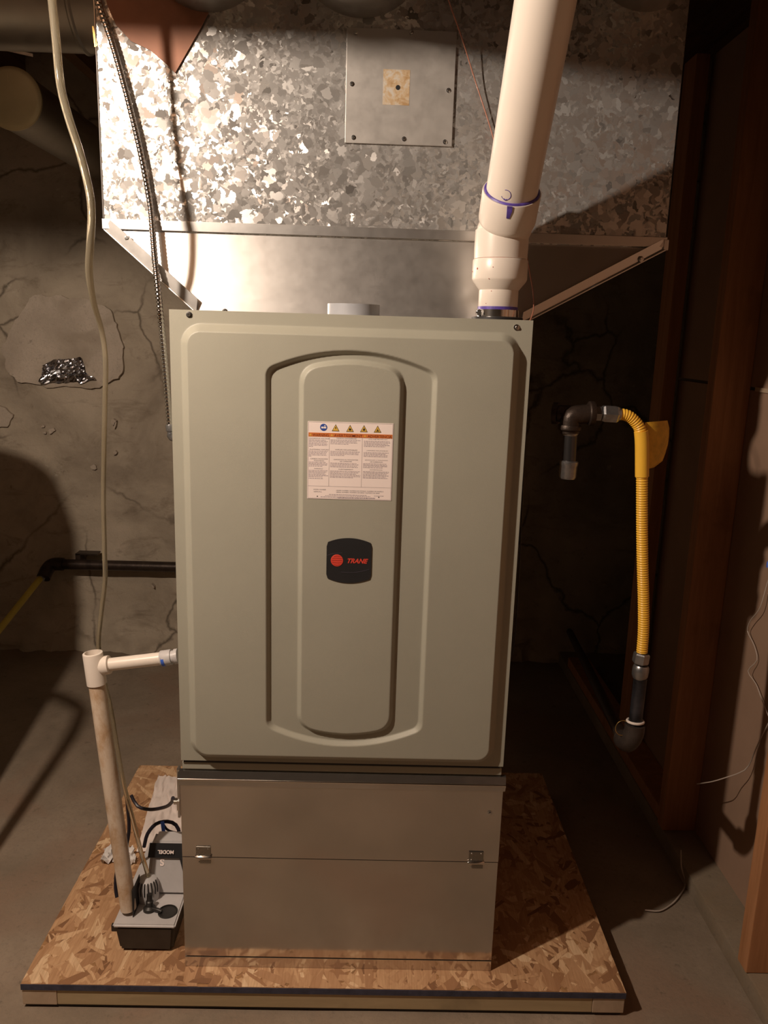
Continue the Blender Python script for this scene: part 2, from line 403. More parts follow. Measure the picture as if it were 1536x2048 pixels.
def strands():
    v, f, tone = [], [], []
    N = 5600
    for i in range(N):
        cx, cy = random.uniform(PX0, PX1), random.uniform(PY0, PY1)
        if -.29 < cx < .29 and .05 < cy < .68: continue
        L, W = (random.uniform(.026, .066), random.uniform(.004, .014)) if random.random() < .8 else (random.uniform(.008, .025), random.uniform(.001, .004))
        a = random.gauss(PI/2, .75) if random.random() < .75 else random.uniform(0, PI)
        ca, sa = math.cos(a), math.sin(a); z = PT-.0007+.0006*i/N; b = len(v); ok = True
        poly = [(-L*random.uniform(.85, 1), -W*random.uniform(.3, 1)), (-L*.3, -W*random.uniform(.8, 1)), (L*random.uniform(.6, 1), -W*random.uniform(.4, 1)),
                (L*random.uniform(.8, 1), W*random.uniform(.3, 1)), (L*.2, W*random.uniform(.8, 1.1)), (-L*random.uniform(.7, 1), W*random.uniform(.4, 1))]
        tl = random.uniform(-.008, .008)
        for px, py in poly:
            x, y = cx+px*ca-py*sa, cy+px*sa+py*ca
            v.append((min(max(x, PX0), PX1), min(max(y, PY0), PY1), z+.00025+tl*py))
        f.append(tuple(range(b, b+6)))
        t = random.random(); t = .03+.15*random.random() if t < .12 else (.85+.15*random.random() if t > .90 else random.gauss(.5, .16))
        tone.append(t)
    me = mesh(v, f); at_ = me.attributes.new('tone', 'FLOAT', 'FACE'); at_.data.foreach_set('value', tone)
    return me
WL[sheet] = Vector((0, 0, 0))
st = link('wood_strand', strands(), OSB, sheet, smooth=False); st['kind'] = 'stuff'

# ================================================================ BASE BOX (return air base with hinged door)
BZ0, BZ1 = PT, .512
base = thing('return_air_base', 'dull galvanised sheet metal box with hinged front under the furnace', 'metal box', (0, .36, PT))
bm = bmesh.new()
box(-.314, .314, .014, .72, BZ0+.0005, BZ1-.02, bm=bm)
link('body', frombm(bm), BASESHEET, base, smooth=False)
link('bottom_lip', box(-.3165, .3160, .0085, .0135, BZ0+.0005, BZ0+.0235, .0006), BASESHEET, base, 'narrow bottom flange', smooth=False)
link('hinged_door', box(-.3165, .3160, .0085, .0135, BZ0+.0260, .3115, .0006), BASESHEET, base, 'lower door panel', smooth=False)
link('fixed_panel', box(-.3165, .3165, .0080, .0135, .3127, .478, .0006), BASESHEET, base, 'upper front panel', smooth=False)
rail = prism([(-.320, .013, .470), (-.320, .0065, .4710), (-.320, .0015, .4850), (-.320, .0020, .4870), (-.320, .0065, .5020), (-.320, .013, .5035)], Vector((.640, 0, 0)))
link('top_rail', rail, RAILM, base, 'bright folded top rail', smooth=False)
link('rail_bead', tube([Vector((-.320, .0030, .4860)), Vector((.320, .0030, .4860))], .0026, 12, .1), CHROME, base, 'bright rounded rail edge')
link('corner_post', box(-.3225, -.3175, .006, .020, .40, .506, .001), RAILM, base, smooth=False)
for hx, hz in ((-.2735, .313), (.2715, .3125)):
    h = link('hinge', boxes([(hx-.015, hx+.014, .0055, .0079, hz+.002, hz+.024), (hx-.008, hx+.014, .0060, .0084, hz-.014, hz-.002)], .0004), HINGEM, base, smooth=False)
    link('hinge_pin', lathe([(.0028, 0), (.0032, .001), (.0032, .032), (.0028, .033)], (hx-.017, .0045, hz+.0005), (1, 0, 0), 12), CHROME, h)
    for dx, dz in ((-.010, .020), (.009, .020), (-.010, .006)):
        link('rivet', lathe([(.0018, 0), (.0012, .0010)], (hx+dx, .0055, hz+dz), (0, -1, 0), 8), BRIGHT, h)
    link('rivet', lathe([(.0022, 0), (.0014, .0014)], (hx-.009, .0085, hz-.013), (0, -1, 0), 8), BRIGHT, h)
screw(base, (.293, .0080, .423))
clip = boxes([(-.330, -.3226, .004, .016, .430, .438), (-.3226, -.3175, .002, .006, .418, .440)], .0005)
link('cable_clamp', clip, CHROME, base, 'small bright clamp on left edge', smooth=False)

# ================================================================ FURNACE
ZT, ZB, HW = 1.3725, .5285, .3117
furn = thing('furnace', 'tall grey beige gas furnace with embossed front door on the metal box', 'furnace', (0, .36, .505))
bm = bmesh.new(); box(-.309, .309, .020, .716, .5105, 1.3695, .002, 1, bm)
link('cabinet', frombm(bm), PAINT, furn, smooth=False)
link('bottom_rail', box(-.311, .3105, .006, .0195, .5065, .5215, .0015), PAINT, furn, smooth=False)
link('gasket_lip', prism([(-.308, .004, .5225), (-.308, .004, .533), (-.20, .004, .5262), (0, .004, .5262), (.306, .004, .5262), (.306, .004, .5225)], Vector((0, .015, 0))), RUBBER, furn, smooth=False)
def sabs_max(a, b, k=.028):
    h = max(k-abs(a-b), 0)/k; return max(a, b)+h*h*k/4
def ramp01(d, w):               # d<0 inside
    t = min(max((-d)/w+.0, 0), 1); return t
def arch(x, z, xc, hw, zt, zts, zb, zbs, k):
    u = (x-xc)/hw; top = zts+(zt-zts)*(1-u*u) if abs(u) < 1.2 else zts
    bot = zbs+(zb-zbs)*(1-u*u) if abs(u) < 1.2 else zbs
    return sabs_max(sabs_max(abs(x-xc)-hw, z-top, k), bot-z, k)
def hgt(x, z):
    xc, hw, zc, hh, r = 0.0, .292, (1.350+.537)/2, (1.350-.537)/2, .036
    qx, qz = abs(x-xc)-hw+r, abs(z-zc)-hh+r
    d = math.hypot(max(qx, 0), max(qz, 0))+min(max(qx, qz), 0)-r
    h = .0165*ramp01(d, .0130)
    h -= .0088*ramp01(arch(x, z, .002, .1475, 1.313, 1.279, .574, .610, .014), .0070)
    h += .0088*ramp01(arch(x, z, .003, .0905, 1.297, 1.281, .593, .610, .026), .0070)
    return h
def door_fn(u, v):
    x = -HW+2*HW*u; z = ZB+(ZT-ZB)*v
    return (x, -hgt(x, z), z)
def door_mesh():
    nu, nv = 380, 520
    v = [door_fn(i/nu, j/nv) for j in range(nv+1) for i in range(nu+1)]
    f = [(j*(nu+1)+i, j*(nu+1)+i+1, (j+1)*(nu+1)+i+1, (j+1)*(nu+1)+i) for j in range(nv) for i in range(nu)]
    b = [i for i in range(nu+1)]+[j*(nu+1)+nu for j in range(1, nv+1)]+[nv*(nu+1)+i for i in range(nu-1, -1, -1)]+[j*(nu+1) for j in range(nv-1, 0, -1)]
    n0 = len(v); v += [(v[i][0], .0195, v[i][2]) for i in b]
    for k in range(len(b)):
        k2 = (k+1) % len(b); f.append((b[k], n0+k, n0+k2, b[k2]))
    f.append(tuple(n0+k for k in range(len(b)))[::-1])
    return mesh(v, f)
door = link('door_panel', door_mesh(), PAINT, furn, 'embossed front door with arched raised centre')
door.data.set_sharp_from_angle(angle=math.radians(75))
screw(furn, (-.2775, -.0003, 1.3645)); screw(furn, (.2835, -.0003, 1.3600))
# badge
bz, bx = .941, .0042
def arch_poly(hw, hh, bulge, n=10, r=.009):
    P = []
    for i in range(n+1):
        u = -1+2*i/n; P.append((u*(hw-r), -hh-bulge*(1-u*u)+bulge))
    for i in range(1, 4): a = -PI/2+i*PI/8; P.append((hw-r+r*math.cos(a), -hh+r+r*math.sin(a)))
    P.append((hw, -hh+r)); P.append((hw, hh-r))
    for i in range(1, 4): a = i*PI/8; P.append((hw-r+r*math.cos(a), hh-r+r*math.sin(a)))
    for i in range(n+1):
        u = 1-2*i/n; P.append((u*(hw-r), hh+bulge*(1-u*u)-bulge))
    for i in range(1, 4): a = PI/2+i*PI/8; P.append((-hw+r+r*math.cos(a), hh-r+r*math.sin(a)))
    P.append((-hw, hh-r)); P.append((-hw, -hh+r))
    for i in range(1, 4): a = PI+i*PI/8; P.append((-hw+r+r*math.cos(a), -hh+r+r*math.sin(a)))
    return P
YP = -.0167
bpoly = []
hwB, r_ = .0405, .009
for i in range(13):
    u = -1+2*i/12; bpoly.append((u*hwB*.94, -.034-.008*(1-u*u)))
for i in range(1, 3): bpoly.append((hwB*(.94+.03*i), -.034+.004*i))
for i in range(2, 0, -1): bpoly.append((hwB*(.94+.03*i), .034-.004*i))
for i in range(13):
    u = 1-2*i/12; bpoly.append((u*hwB*.94, .034+.008*(1-u*u)))
for i in range(1, 3): bpoly.append((-hwB*(.94+.03*i), .034-.004*i))
for i in range(2, 0, -1): bpoly.append((-hwB*(.94+.03*i), -.034+.004*i))
badge = link('emblem_badge', prism([(bx+x, YP-.0014, bz+z) for x, z in bpoly], Vector((0, .0014, 0))), BADGE, furn, 'black badge with red disc and red slanted lettering', smooth=False)
bm = bmesh.new(); lathe([(.0112, 0), (.0108, .0006)], (bx-.0215, YP-.0014, bz), (0, -1, 0), 32, True, bm)
disc = link('red_disc', frombm(bm), RED, badge, smooth=False)
ring = []
bmr = bmesh.new()
for k in range(5):   # globe like lines on the disc
    a = -.0075+.00375*k; h = math.sqrt(max(0, .0095**2-a*a))
    tube([Vector((bx-.0215-h, YP-.0021, bz+a)), Vector((bx-.0215, YP-.0021, bz+a*1.15)), Vector((bx-.0215+h, YP-.0021, bz+a))], .00022, 4, .002, bm=bmr)
link('globe_lines', frombm(bmr), INKR, badge)
text('TRANE', .0118, (bx-.0045, YP-.0017, bz-.0040), RED, badge, 'lettering', shear=.35, bold=.0004, xs=.98)
bmr = bmesh.new()
tube([Vector((bx-.0395, YP-.0016, bz+.009)), Vector((bx-.028, YP-.0016, bz+.0128)), Vector((bx-.012, YP-.0016, bz+.0145))], .00025, 4, .004, bm=bmr)
tube([Vector((bx-.014, YP-.0016, bz-.0215)), Vector((bx+.010, YP-.0016, bz-.0215)), Vector((bx+.026, YP-.0016, bz-.0185)), Vector((bx+.037, YP-.0016, bz-.0150))], .00025, 4, .004, bm=bmr)
link('accent_line', frombm(bmr), GREYARC, badge)
# warning label
LX0, LX1, LZ0, LZ1 = -.0722, .0768, 1.0535, 1.1905
YL = YP-.0005
lab = link('warning_label', box(LX0, LX1, YL, YP+.0003, LZ0, LZ1), LABELM, furn, 'white trilingual warning label with orange band', smooth=False)
def lx(px): return LX0+(px-118)/(1440-118)*(LX1-LX0)     # from zoomed label pixels
def lz(pz): return LZ1-(pz-150)/(1333-150)*(LZ1-LZ0)
YK = YL-.00035
C1, C2 = 460, 972
link('warning_band', box(lx(132), lx(1428), YK, YL, lz(378), lz(318)), ORANGE, lab, smooth=False)
for s, x0, x1 in (('WARNING', 190, 445), ('AVERTISSEMENT', 525, 962), ('ADVERTENCIA', 1045, 1420)):
    t = text(s, .0066, (lx(x0), YK-.00006, lz(372)), INKR, lab, 'band_lettering', bold=.00004, depth=.00004)
    me = t.data; xs = [v.co.x for v in me.vertices]; a, b = min(xs), max(xs)
    for v in me.vertices: v.co.x = lx(x0)+(v.co.x-a)/(b-a)*(lx(x1)-lx(x0))
def tri(cx, cz, r, sc=1.): return [(cx-r*sc, cz-r*.85*sc), (cx+r*sc, cz-r*.85*sc), (cx, cz+r*sc)]
small = []
for px in (160, 492, 1005): small.append((lx(px), lz(348), .0020))
bmt = bmesh.new()
def addtri(bm, cx, cz, r, y, t=.0002):
    a = [bm.verts.new((x, y, z)) for x, z in tri(cx, cz, r)]; b = [bm.verts.new((x, y+t, z)) for x, z in tri(cx, cz, r)]
    bm.faces.new(a); bm.faces.new(b[::-1])
    for i in range(3): bm.faces.new((a[i], b[i], b[(i+1) % 3], a[(i+1) % 3]))
bmt.free()
for cx, cz, r in small:
    bmt = bmesh.new(); addtri(bmt, cx, cz, r, YK-.0003); link('alert_triangle', frombm(bmt), INKY, lab, smooth=False)
for n, (px, pz) in enumerate(((548, 255), (770, 265), (985, 270), (1196, 278))):
    cx, cz = lx(px), lz(pz-.031*(px-118))
    bmt = bmesh.new(); addtri(bmt, cx, cz, .0066, YL-.0002); pg = link('pictogram', frombm(bmt), BADGE, lab, smooth=False)
    bmt = bmesh.new(); addtri(bmt, cx, cz-.0002, .0053, YL-.00042); pg2 = link('pictogram_field', frombm(bmt), INKY, lab, smooth=False)
    y = YL-.0006
    if n == 0: pts = [(-.0005, .002), (.0008, .002), (.0002, .0004), (.0011, .0004), (-.0004, -.0028), (0, -.0006), (-.001, -.0006)]
    elif n == 1: pts = [(-.0020, -.0030), (.0022, -.0030), (.0016, -.0006), (.0004, .0006), (-.0006, .0012), (-.0016, -.0004)]
    elif n == 2: pts = [(0, .0022), (.0011, .0004), (.0019, -.0012), (.0012, -.0030), (-.0012, -.0030), (-.0019, -.0014), (-.0009, -.0002)]
    else: pts = [(-.0026, -.0034), (.0027, -.0034), (.0015, -.0018), (.0003, -.0010), (.0002, .0008), (-.0008, .0008), (-.0006, -.0014)]
    link('pictogram_figure', prism([(cx+a, y, cz+b) for a, b in pts], Vector((0, .0002, 0))), BADGE, lab, smooth=False)
link('read_manual_disc', lathe([(.0062, 0), (.0062, .0003)], (lx(362), YL, lz(236)), (0, -1, 0), 28), INKB, lab, smooth=False)
link('manual_symbol', boxes([(lx(325), lx(360), YL-.00045, YL-.0003, lz(252), lz(226)), (lx(364), lx(402), YL-.00045, YL-.0003, lz(252), lz(226)), (lx(372), lx(392), YL-.00045, YL-.0003, lz(218), lz(204))]), LABELM, lab, smooth=False)
ln = []
t_ = .00022
for x in (C1-6, C2-8): ln.append((lx(x)-t_/2, lx(x)+t_/2, YL-.0002, YL, lz(1135), lz(380)))
ln.append((LX0+.0012, LX1-.0012, YL-.0002, YL, lz(1135)-t_/2, lz(1135)+t_/2))
for z in (LZ0+.0012, LZ1-.0012): ln.append((LX0+.0012, LX1-.0012, YL-.0002, YL, z-t_/2, z+t_/2))
for x in (LX0+.0012, LX1-.0012): ln.append((x-t_/2, x+t_/2, YL-.0002, YL, LZ0+.0012, LZ1-.0012))
link('rule_lines', boxes(ln), INK, lab, smooth=False)
heads = [((298, 412), 'HAZARDOUS VOLTAGE!', 320), ((298, 580), 'FLAMMABLE VAPORS!', 295), ((298, 722), 'CARBON MONOXIDE', 270), ((298, 750), 'POISONING!', 155), ((290, 872), 'WARNING!', 135),
         ((718, 415), 'TENSION DANGEREUSE!', 315), ((715, 588), 'VAPEURS INFLAMMABLES!', 350), ((715, 738), 'EXPOSITION AU MONOXYDE', 375), ((715, 764), 'DE CARBONE!', 185), ((715, 886), 'AVERTISSEMENT!', 230),
         ((1205, 432), '¡VOLTAJE PELIGROSO!', 295), ((1200, 604), '¡VAPORES INFLAMABLES!', 335), ((1192, 748), '¡EXPOSICIÓN A MONÓXIDO', 355), ((1192, 775), 'DE CARBONO!', 195), ((1190, 898), '¡ADVERTENCIA!', 200),
         ((316, 1195), 'MODEL NUMBER', 195), ((285, 1228), 'SERIAL', 130)]
def fit_text(s, cx, pz, wid, h, mat, name):
    t = text(s, .003, (0, YL-.00006, 0), mat, lab, name, bold=.0, depth=.00004); me = t.data; pz -= .031*(cx-118)
    xs = [v.co.x for v in me.vertices]; zs = [v.co.z for v in me.vertices]; a, b, c, d = min(xs), max(xs), min(zs), max(zs)
    x0 = lx(cx-wid/2); W = lx(cx+wid/2)-x0
    for v in me.vertices: v.co.x = x0+(v.co.x-a)/(b-a)*W; v.co.z = lz(pz)+((v.co.z-c)/(d-c)-.5)*h
for (c, s, wd) in heads: fit_text(s, c[0], c[1], wd, .0019, INK, 'heading_lettering')
fit_text('MODEL NUMBER / NUMERO DE MODELE / NUMERO DE MODELO', 945, 1222, 740, .0018, INK, 'heading_lettering')
fit_text('SERIAL NUMBER / NUMERO DE SERIE / NUMERO DE SERIE', 915, 1248, 680, .0018, INK, 'heading_lettering')
bars = []
def para(x0, x1, z0, n, last=.6, pitch=19.5):
    z0 -= .031*(x0-118)
    for k in range(n):
        e = x0+(x1-x0)*(last if k == n-1 else random.uniform(.84, .99)); x = x0
        while x < e:
            w_ = random.uniform(10, 46); x2 = min(x+w_, e)
            bars.append((lx(x), lx(x2), YL-.00008, YL, lz(z0+k*pitch+4.5), lz(z0+k*pitch-4.5))); x = x2+random.uniform(5, 9)
para(138, 445, 432, 6, .2); para(138, 445, 600, 5, .15); para(138, 445, 770, 4, .7); para(138, 445, 896, 6, .7)
para(138, 360, 1018, 1, 1)
para(472, 950, 434, 4, .6); para(472, 950, 608, 4, .45); para(472, 950, 785, 4, .9); para(472, 950, 908, 6, .75)
para(990, 1405, 455, 5, .8); para(990, 1400, 628, 4, .9); para(985, 1395, 798, 4, .75); para(985, 1395, 920, 6, .95)
para(460, 1050, 1272, 1, 1); para(400, 1110, 1290, 1, 1); para(330, 1190, 1308, 1, 1); para(600, 1180, 1325, 1, 1); para(1170, 1320, 1300, 1, 1)
link('fine_print', boxes(bars), INKL, lab, smooth=False)['kind'] = 'stuff'
for p1, p2 in ((270, 1303), (1236, 1293)): link('registration_dot', box(lx(p1), lx(p1+16), YL-.0002, YL, lz(p2), lz(p2-16)), BADGE, lab, smooth=False)
# intake collar, exhaust stub and clamp on the furnace top
cc = at(707, 628, 1, .065)
link('intake_collar', lathe([(.052, 0), (.052, .0012), (.0466, .0012), (.0466, .0225), (.0440, .0225), (.0440, .0005)], (cc.x, .065, 1.3697), (0, 0, 1), 48, False), GREYPL, furn, 'grey plastic round collar')
for a in (-2.35, -.75): link('collar_screw', lathe([(.0032, 0), (.0030, .003), (.0012, .0040)], (cc.x+.0495*math.cos(a), .065+.0495*math.sin(a)*.6, 1.3706), (0, 0, 1), 8), BRIGHT, furn)
screw(furn, (at(450, 620, 1, .05).x, .05, 1.3725))
VX, VY = at(994, 640, 1, .075).x, .075

# ================================================================ SUPPLY PLENUM
PL0, PL1, PYF, PYB = -.467, .5815, .16, .74
plen = thing('supply_plenum', 'large spangled galvanised duct box flaring out above the furnace', 'duct', (.05, .45, 1.373))
bm = bmesh.new(); box(PL0, PL1, PYF, PYB, 1.516, 2.122, .0008, 1, bm)
link('upper_box', frombm(bm), SPANGLE, plen, 'spangled galvanised box', smooth=False)
zf, zt_ = 1.3705, 1.5185
YFB = .128
fx0, fx1 = at(393, 613, 1, YFB).x, at(1044, 632, 1, YFB).x
T = [(fx0, YFB, zf), (fx1, YFB, zf), (PL1-.002, PYF+.003, zt_), (PL0+.002, PYF+.003, zt_)]
Bk = [(fx0, .70, zf), (fx1, .70, zf), (PL1-.002, PYB-.002, zt_), (PL0+.002, PYB-.002, zt_)]
me = mesh(T+Bk, [(0, 1, 2, 3), (5, 4, 7, 6), (1, 5, 6, 2), (4, 0, 3, 7), (4, 5, 1, 0), (3, 2, 6, 7)])
link('flared_transition', me, SHEET, plen, 'smooth galvanised flare', smooth=False)
s0 = at(208, 437, 1, PYF-.003); s1 = at(208, 461, 1, PYF-.003)
link('drive_strip', box(PL0-.003, PL1+.002, PYF-.003, PYF+.002, 1.5175, 1.5355, .0008), SHEET, plen, 'smooth joint band', smooth=False)
def strip(a, b, w, nrm, t=.002, name='corner_flange', mat=SHEET, label=None):
    a, b, nrm = Vector(a), Vector(b), Vector(nrm)
    n2 = nrm*w
    return link(name, prism([a, b, b+n2, a+n2+(b-a).normalized()*w*.6], Vector((0, t, 0))), mat, plen, label, smooth=False)
aL, bL = Vector((PL0, PYF-.0005, 1.5172)), Vector((fx0, YFB-.0035, zf+.001))
dL = (bL-aL).normalized(); fN = Vector((0, -(zt_-zf), -(PYF+.003-YFB))).normalized()*-1; nL = dL.cross(fN).normalized(); nL = nL if nL.x > 0 else -nL
fl = strip(bL, aL, .021, nL, .0035, label='folded corner flange')
aR, bR = Vector((PL1, PYF-.0005, 1.5172)), Vector((fx1, YFB-.0035, zf+.001))
dR = (bR-aR).normalized(); nR = dR.cross(fN).normalized(); nR = nR if nR.x < 0 else -nR
strip(bR, aR, .016, nR, .0035, label='folded corner flange')
link('raised_seam', tube([aL+Vector((0, -.001, -.0008)), bL+Vector((0, -.001, -.0008))], .0016, 8, .05), SHEET, plen)
link('raised_seam', tube([aR+Vector((.002, -.001, -.0030)), bR+Vector((0, -.001, -.0020))], .0024, 8, .05), SHEET, plen)
link('raised_seam', tube([Vector((PL0-.0003, PYF-.0008, 1.537)), Vector((PL0-.0003, PYF-.0008, 2.12))], .0014, 8, .05), SHEET, plen)
link('corner_tab', box(PL1-.004, PL1+.005, PYF-.004, PYF+.002, 1.512, 1.531, .0008), SHEET, plen, smooth=False)
for px, py in ((255, 476), (1282, 518)):
    q = at(px, py, 1, PYF-.009); screw(plen, q)
# access panel
A0, A1 = at(695, 60, 1, PYF-.004), at(690, 285, 1, PYF-.004)
ax0, ax1, az0, az1 = -.0235, .1715, 1.680, 1.870
ap = link('access_panel', box(ax0, ax1, PYF-.0045, PYF-.0002, az0, az1, .0008), PANELM, plen, 'plain grey cover plate', smooth=False)
for px, py in ((712, 66), (704, 168), (707, 275), (808, 278), (890, 284), (897, 181), (823, 66)):
    q = at(px, py, 1, PYF-.0045); s_ = link('panel_screw', SCREW, BRIGHT, ap, loc=q); s_.scale = (.8, .8, .8)
r0, r1 = at(767, 138, 1, PYF-.005), at(818, 211, 1, PYF-.005)
link('tape_residue', box(r0.x, r1.x, PYF-.0048, PYF-.0045, r1.z, r0.z), RESIDUE, ap, 'yellow brown tape stain', smooth=False)
q = at(796, 175, 1, PYF-.005); link('test_hole', lathe([(.0042, 0), (.0042, .0002)], (q.x, PYF-.0048, q.z), (0, -1, 0), 16), BADGE, ap, smooth=False)

# flat red-brown wedge of undetermined nature
wp = [(205, -40), (448, -40), (430, 0), (398, 62), (350, 146), (330, 126), (300, 100), (262, 82), (232, 50), (214, 10)]
fs = link('brown_wedge', prism([at(x, y, 1, PYF-.004) for x, y in wp], Vector((0, .0015, 0))), REDBROWN, smooth=False)
tag(fs, 'flat reddish brown pointed wedge over the spangled duct at upper left', 'sheet')

# round ducts above
def rduct(p, ax, L, r, name='round_duct', mat=DUCTM, ribs=True):
    prof = []; t = 0
    prof = [(r*.98, 0), (r, .004)]
    k = .12
    while k < L-.05:
        prof += [(r, k-.006), (r+.004, k-.002), (r+.004, k+.002), (r, k+.006)] if ribs else []
        k += .6
    prof += [(r, L)]
    return lathe(prof, p, ax, 48)
for cx, cz, r, lb in ((-.268, 1.993, .108, 'round duct leaving the front of the spangled box at left'), (.0, 2.003, .118, 'round duct leaving the spangled box directly above the cover plate'), (.50, 2.012, .100, 'round duct leaving the spangled box behind the white vent pipe')):
    o = link('round_duct', rduct((cx, PYF-.0005, cz), (0, -1, 0), 1.5 if cx > -.3 else 1.3, r), DUCTM)
    tag(o, lb, 'duct', 'round ducts at the top edge')
o = link('branch_duct', rduct((PL0-.001, .46, 2.012), (-1, 0, 0), 1.7, .104), DUCTM); tag(o, 'grey brown round duct across the top left corner', 'duct')
o = link('round_duct', rduct((-.379, -.35, 1.985), (-1, 0, 0), 1.3, .08), DUCTM); tag(o, 'unseen small round duct added to shade the top of the spangled box', 'duct')  # out of view, added only for its shadow on the upper duct box
c = at(22, 196, 1, 1.0)
dc = thing('capped_duct', 'round duct with a yellowish end cap at upper left near the wall', 'duct', (c.x, 1.0, c.z))
link('duct_body', lathe([(.079, 0), (.079, .80)], (c.x, 1.012, c.z), (0, 1, 0), 40), DUCTM, dc)
link('end_cap', lathe([(.070, -.004), (.078, 0), (.082, .004), (.082, .012)], (c.x, 1.0, c.z), (0, 1, 0), 40), mat_sheet('yellowed_foil_cap', (.72, .60, .34), .40, .6, .9, .7, .3), dc, 'yellowish foil faced cap', smooth=True)
a, b = at(-60, 85, 1, .95), at(66, 114, 1, .95)
o = link('metal_strap', prism([a, b, b+Vector((0, 0, .008)), a+Vector((0, 0, .008))], Vector((0, .002, 0))), DUCTM, smooth=False); tag(o, 'thin metal hanger strap above the capped duct', 'strap')
a = at(190, 95, 1, .15)
link('brass_clip', prism([at(184, 52, 1, .158), at(187, 52, 1, .158), at(195, 92, 1, .158), at(189, 94, 1, .158)], Vector((0, .004, 0))), BRASS, plen, 'yellowish metal sliver on left edge', smooth=False)

# ================================================================ VENT PIPE
vent = thing('vent_pipe', 'thick white plastic exhaust pipe rising from the furnace top', 'pipe', (VX, VY, 1.372))
def zat(py, Y=VY): return at(994, py, 1, Y).z
Zc0, Zc1 = 1.3710, zat(622)
link('rubber_coupling', lathe([(.046, 0), (.046, .006), (.036, .008), (.036, zat(616)-1.371)], (VX, VY, 1.3710), (0, 0, 1), 40), RUBBER, vent, 'black rubber coupling')
cz = zat(627)
cl = link('hose_clamp', lathe([(.0372, 0), (.0378, 0), (.0378, .013), (.0372, .013)], (VX, VY, cz-.007), (0, 0, 1), 48, False), CHROME, vent, 'shiny steel band clamp')
link('clamp_screw', lathe([(.0045, 0), (.0060, .001), (.0060, .007), (.0035, .008), (.0035, .016)], (VX-.036, VY-.020, cz), (.25, .9, 0), 12), CHROME, cl)
link('clamp_screw_head', lathe([(.0048, 0), (.0048, .004)], (VX-.0370, VY-.027, cz), (.25, 1, 0), 6), BRIGHT, cl)
z_a, z_b, z_c, z_d, z_e = zat(617), zat(581), zat(563), zat(520), zat(515)
link('lower_ring', lathe([(.0362, 0), (.0362, .0055)], (VX, VY, z_a-.003), (0, 0, 1), 48), PURPLE, vent, 'purple primer ring')
red = link('reducer', lathe([(.0345, z_a), (.0352, z_a+.001), (.0352, z_b), (.0475, z_c), (.0490, z_c+.004), (.0490, z_d-.002), (.0480, z_d)], (VX, VY, 0), (0, 0, 1), 56), PVC, vent, 'stepped white reducer')
link('primer_line', lathe([(.0462, 0), (.0462, .0016)], (VX, VY, z_d-.0006), (0, 0, 1), 48), REDP, vent, 'reddish primer line')
for px, py, r in ((958, 535, 2.2), (950, 540, 1.6), (986, 534, 1), (978, 557, .9), (975, 606, .9), (985, 581, 1)):
    q = at(px, py, 1, VY-.045); d = Vector((q.x-VX, 0, 0)); yy = VY-math.sqrt(max(.0001, (.0491 if py < 565 else .0353)**2-d.x**2))
    link('primer_spot', lathe([(.0009*r, 0), (.0006*r, .0006)], (q.x, yy, q.z), (d.x, yy-VY, 0), 7), REDP, vent)
# elbow: lower barrel then bent hub
zb = zat(462)
eb = Vector((VX+.001, VY, zb)); A = at(1014, 400, 1, 0); 
# pipe axis: from joint J to far end Q, measured by apparent width
def cam_pt(px, py, depth):
    v = fwd + rt*((px-768)/FPX) - up*((py-1024)/FPX); return CP+v*depth
J = eb + Vector((.004, -.006, .008)); Q = cam_pt(1091, 0, 1.128); dirp = (Q-J).normalized()
bm = bmesh.new()
tube([Vector((VX, VY, z_d-.001)), Vector((VX, VY, zb-.012)), eb+Vector((0, 0, -.004)), J, J+dirp*.014, J+dirp*.020], .0462, 48, raw=True, caps=True, bm=bm)
link('elbow', frombm(bm), PVC, vent, 'white elbow fitting')
hub = J+dirp*.012
link('elbow_hub', lathe([(.0462, 0), (.0490, .004), (.0500, .010), (.0500, .058), (.0490, .060), (.0455, .060), (.0450, .055)], J+dirp*.006, dirp, 56), PVC, vent)
link('lower_socket', lathe([(.0455, 0), (.0470, .001), (.0475, .020), (.0470, .050)], (VX, VY, z_d), (0, 0, 1), 56), PVC, vent)
hz = J+dirp*.066
link('straight_pipe', lathe([(.0438, 0), (.0438, .56)], J+dirp*.02, dirp, 64), PVC, vent, 'long white straight pipe')
link('joint_ring', lathe([(.0445, 0), (.0475, .0006), (.0460, .0028), (.0440, .003)], hz, dirp, 64), PURPLE, vent, 'purple primer ring at joint')
# front side vector of pipe for smudges
fr = (CP-hz); fr = (fr-dirp*fr.dot(dirp)).normalized(); sd = dirp.cross(fr)
def onp(s, ang, r): return hz+dirp*s+(fr*math.cos(ang)+sd*math.sin(ang))*r
a0 = .02
me = prism([onp(.001, a0-.09, .0512), onp(.001, a0+.09, .0512), onp(-.008, a0+.10, .0510), onp(-.021, a0+.05, .0508), onp(-.021, a0-.05, .0508), onp(-.008, a0-.07, .0510)], fr*-.0012)
link('primer_drip', me, PURPLE, vent, smooth=False)
bm = bmesh.new(); cpt = []
for k in range(17):
    a = -2.6+k*2*PI/16*.72; cpt.append(onp(.016+.0085*math.sin(a), -.20+.19*math.cos(a), .0439))
tube(cpt, .00055, 5, .004, bm=bm); link('pen_circle', frombm(bm), PURPLE, vent)
bm = bmesh.new(); tube([onp(.0085, -.26, .0439), onp(.0070, -.20, .0439), onp(.0085, -.13, .0439)], .0011, 5, .004, bm=bm); link('pen_mark', frombm(bm), PURPLE, vent)

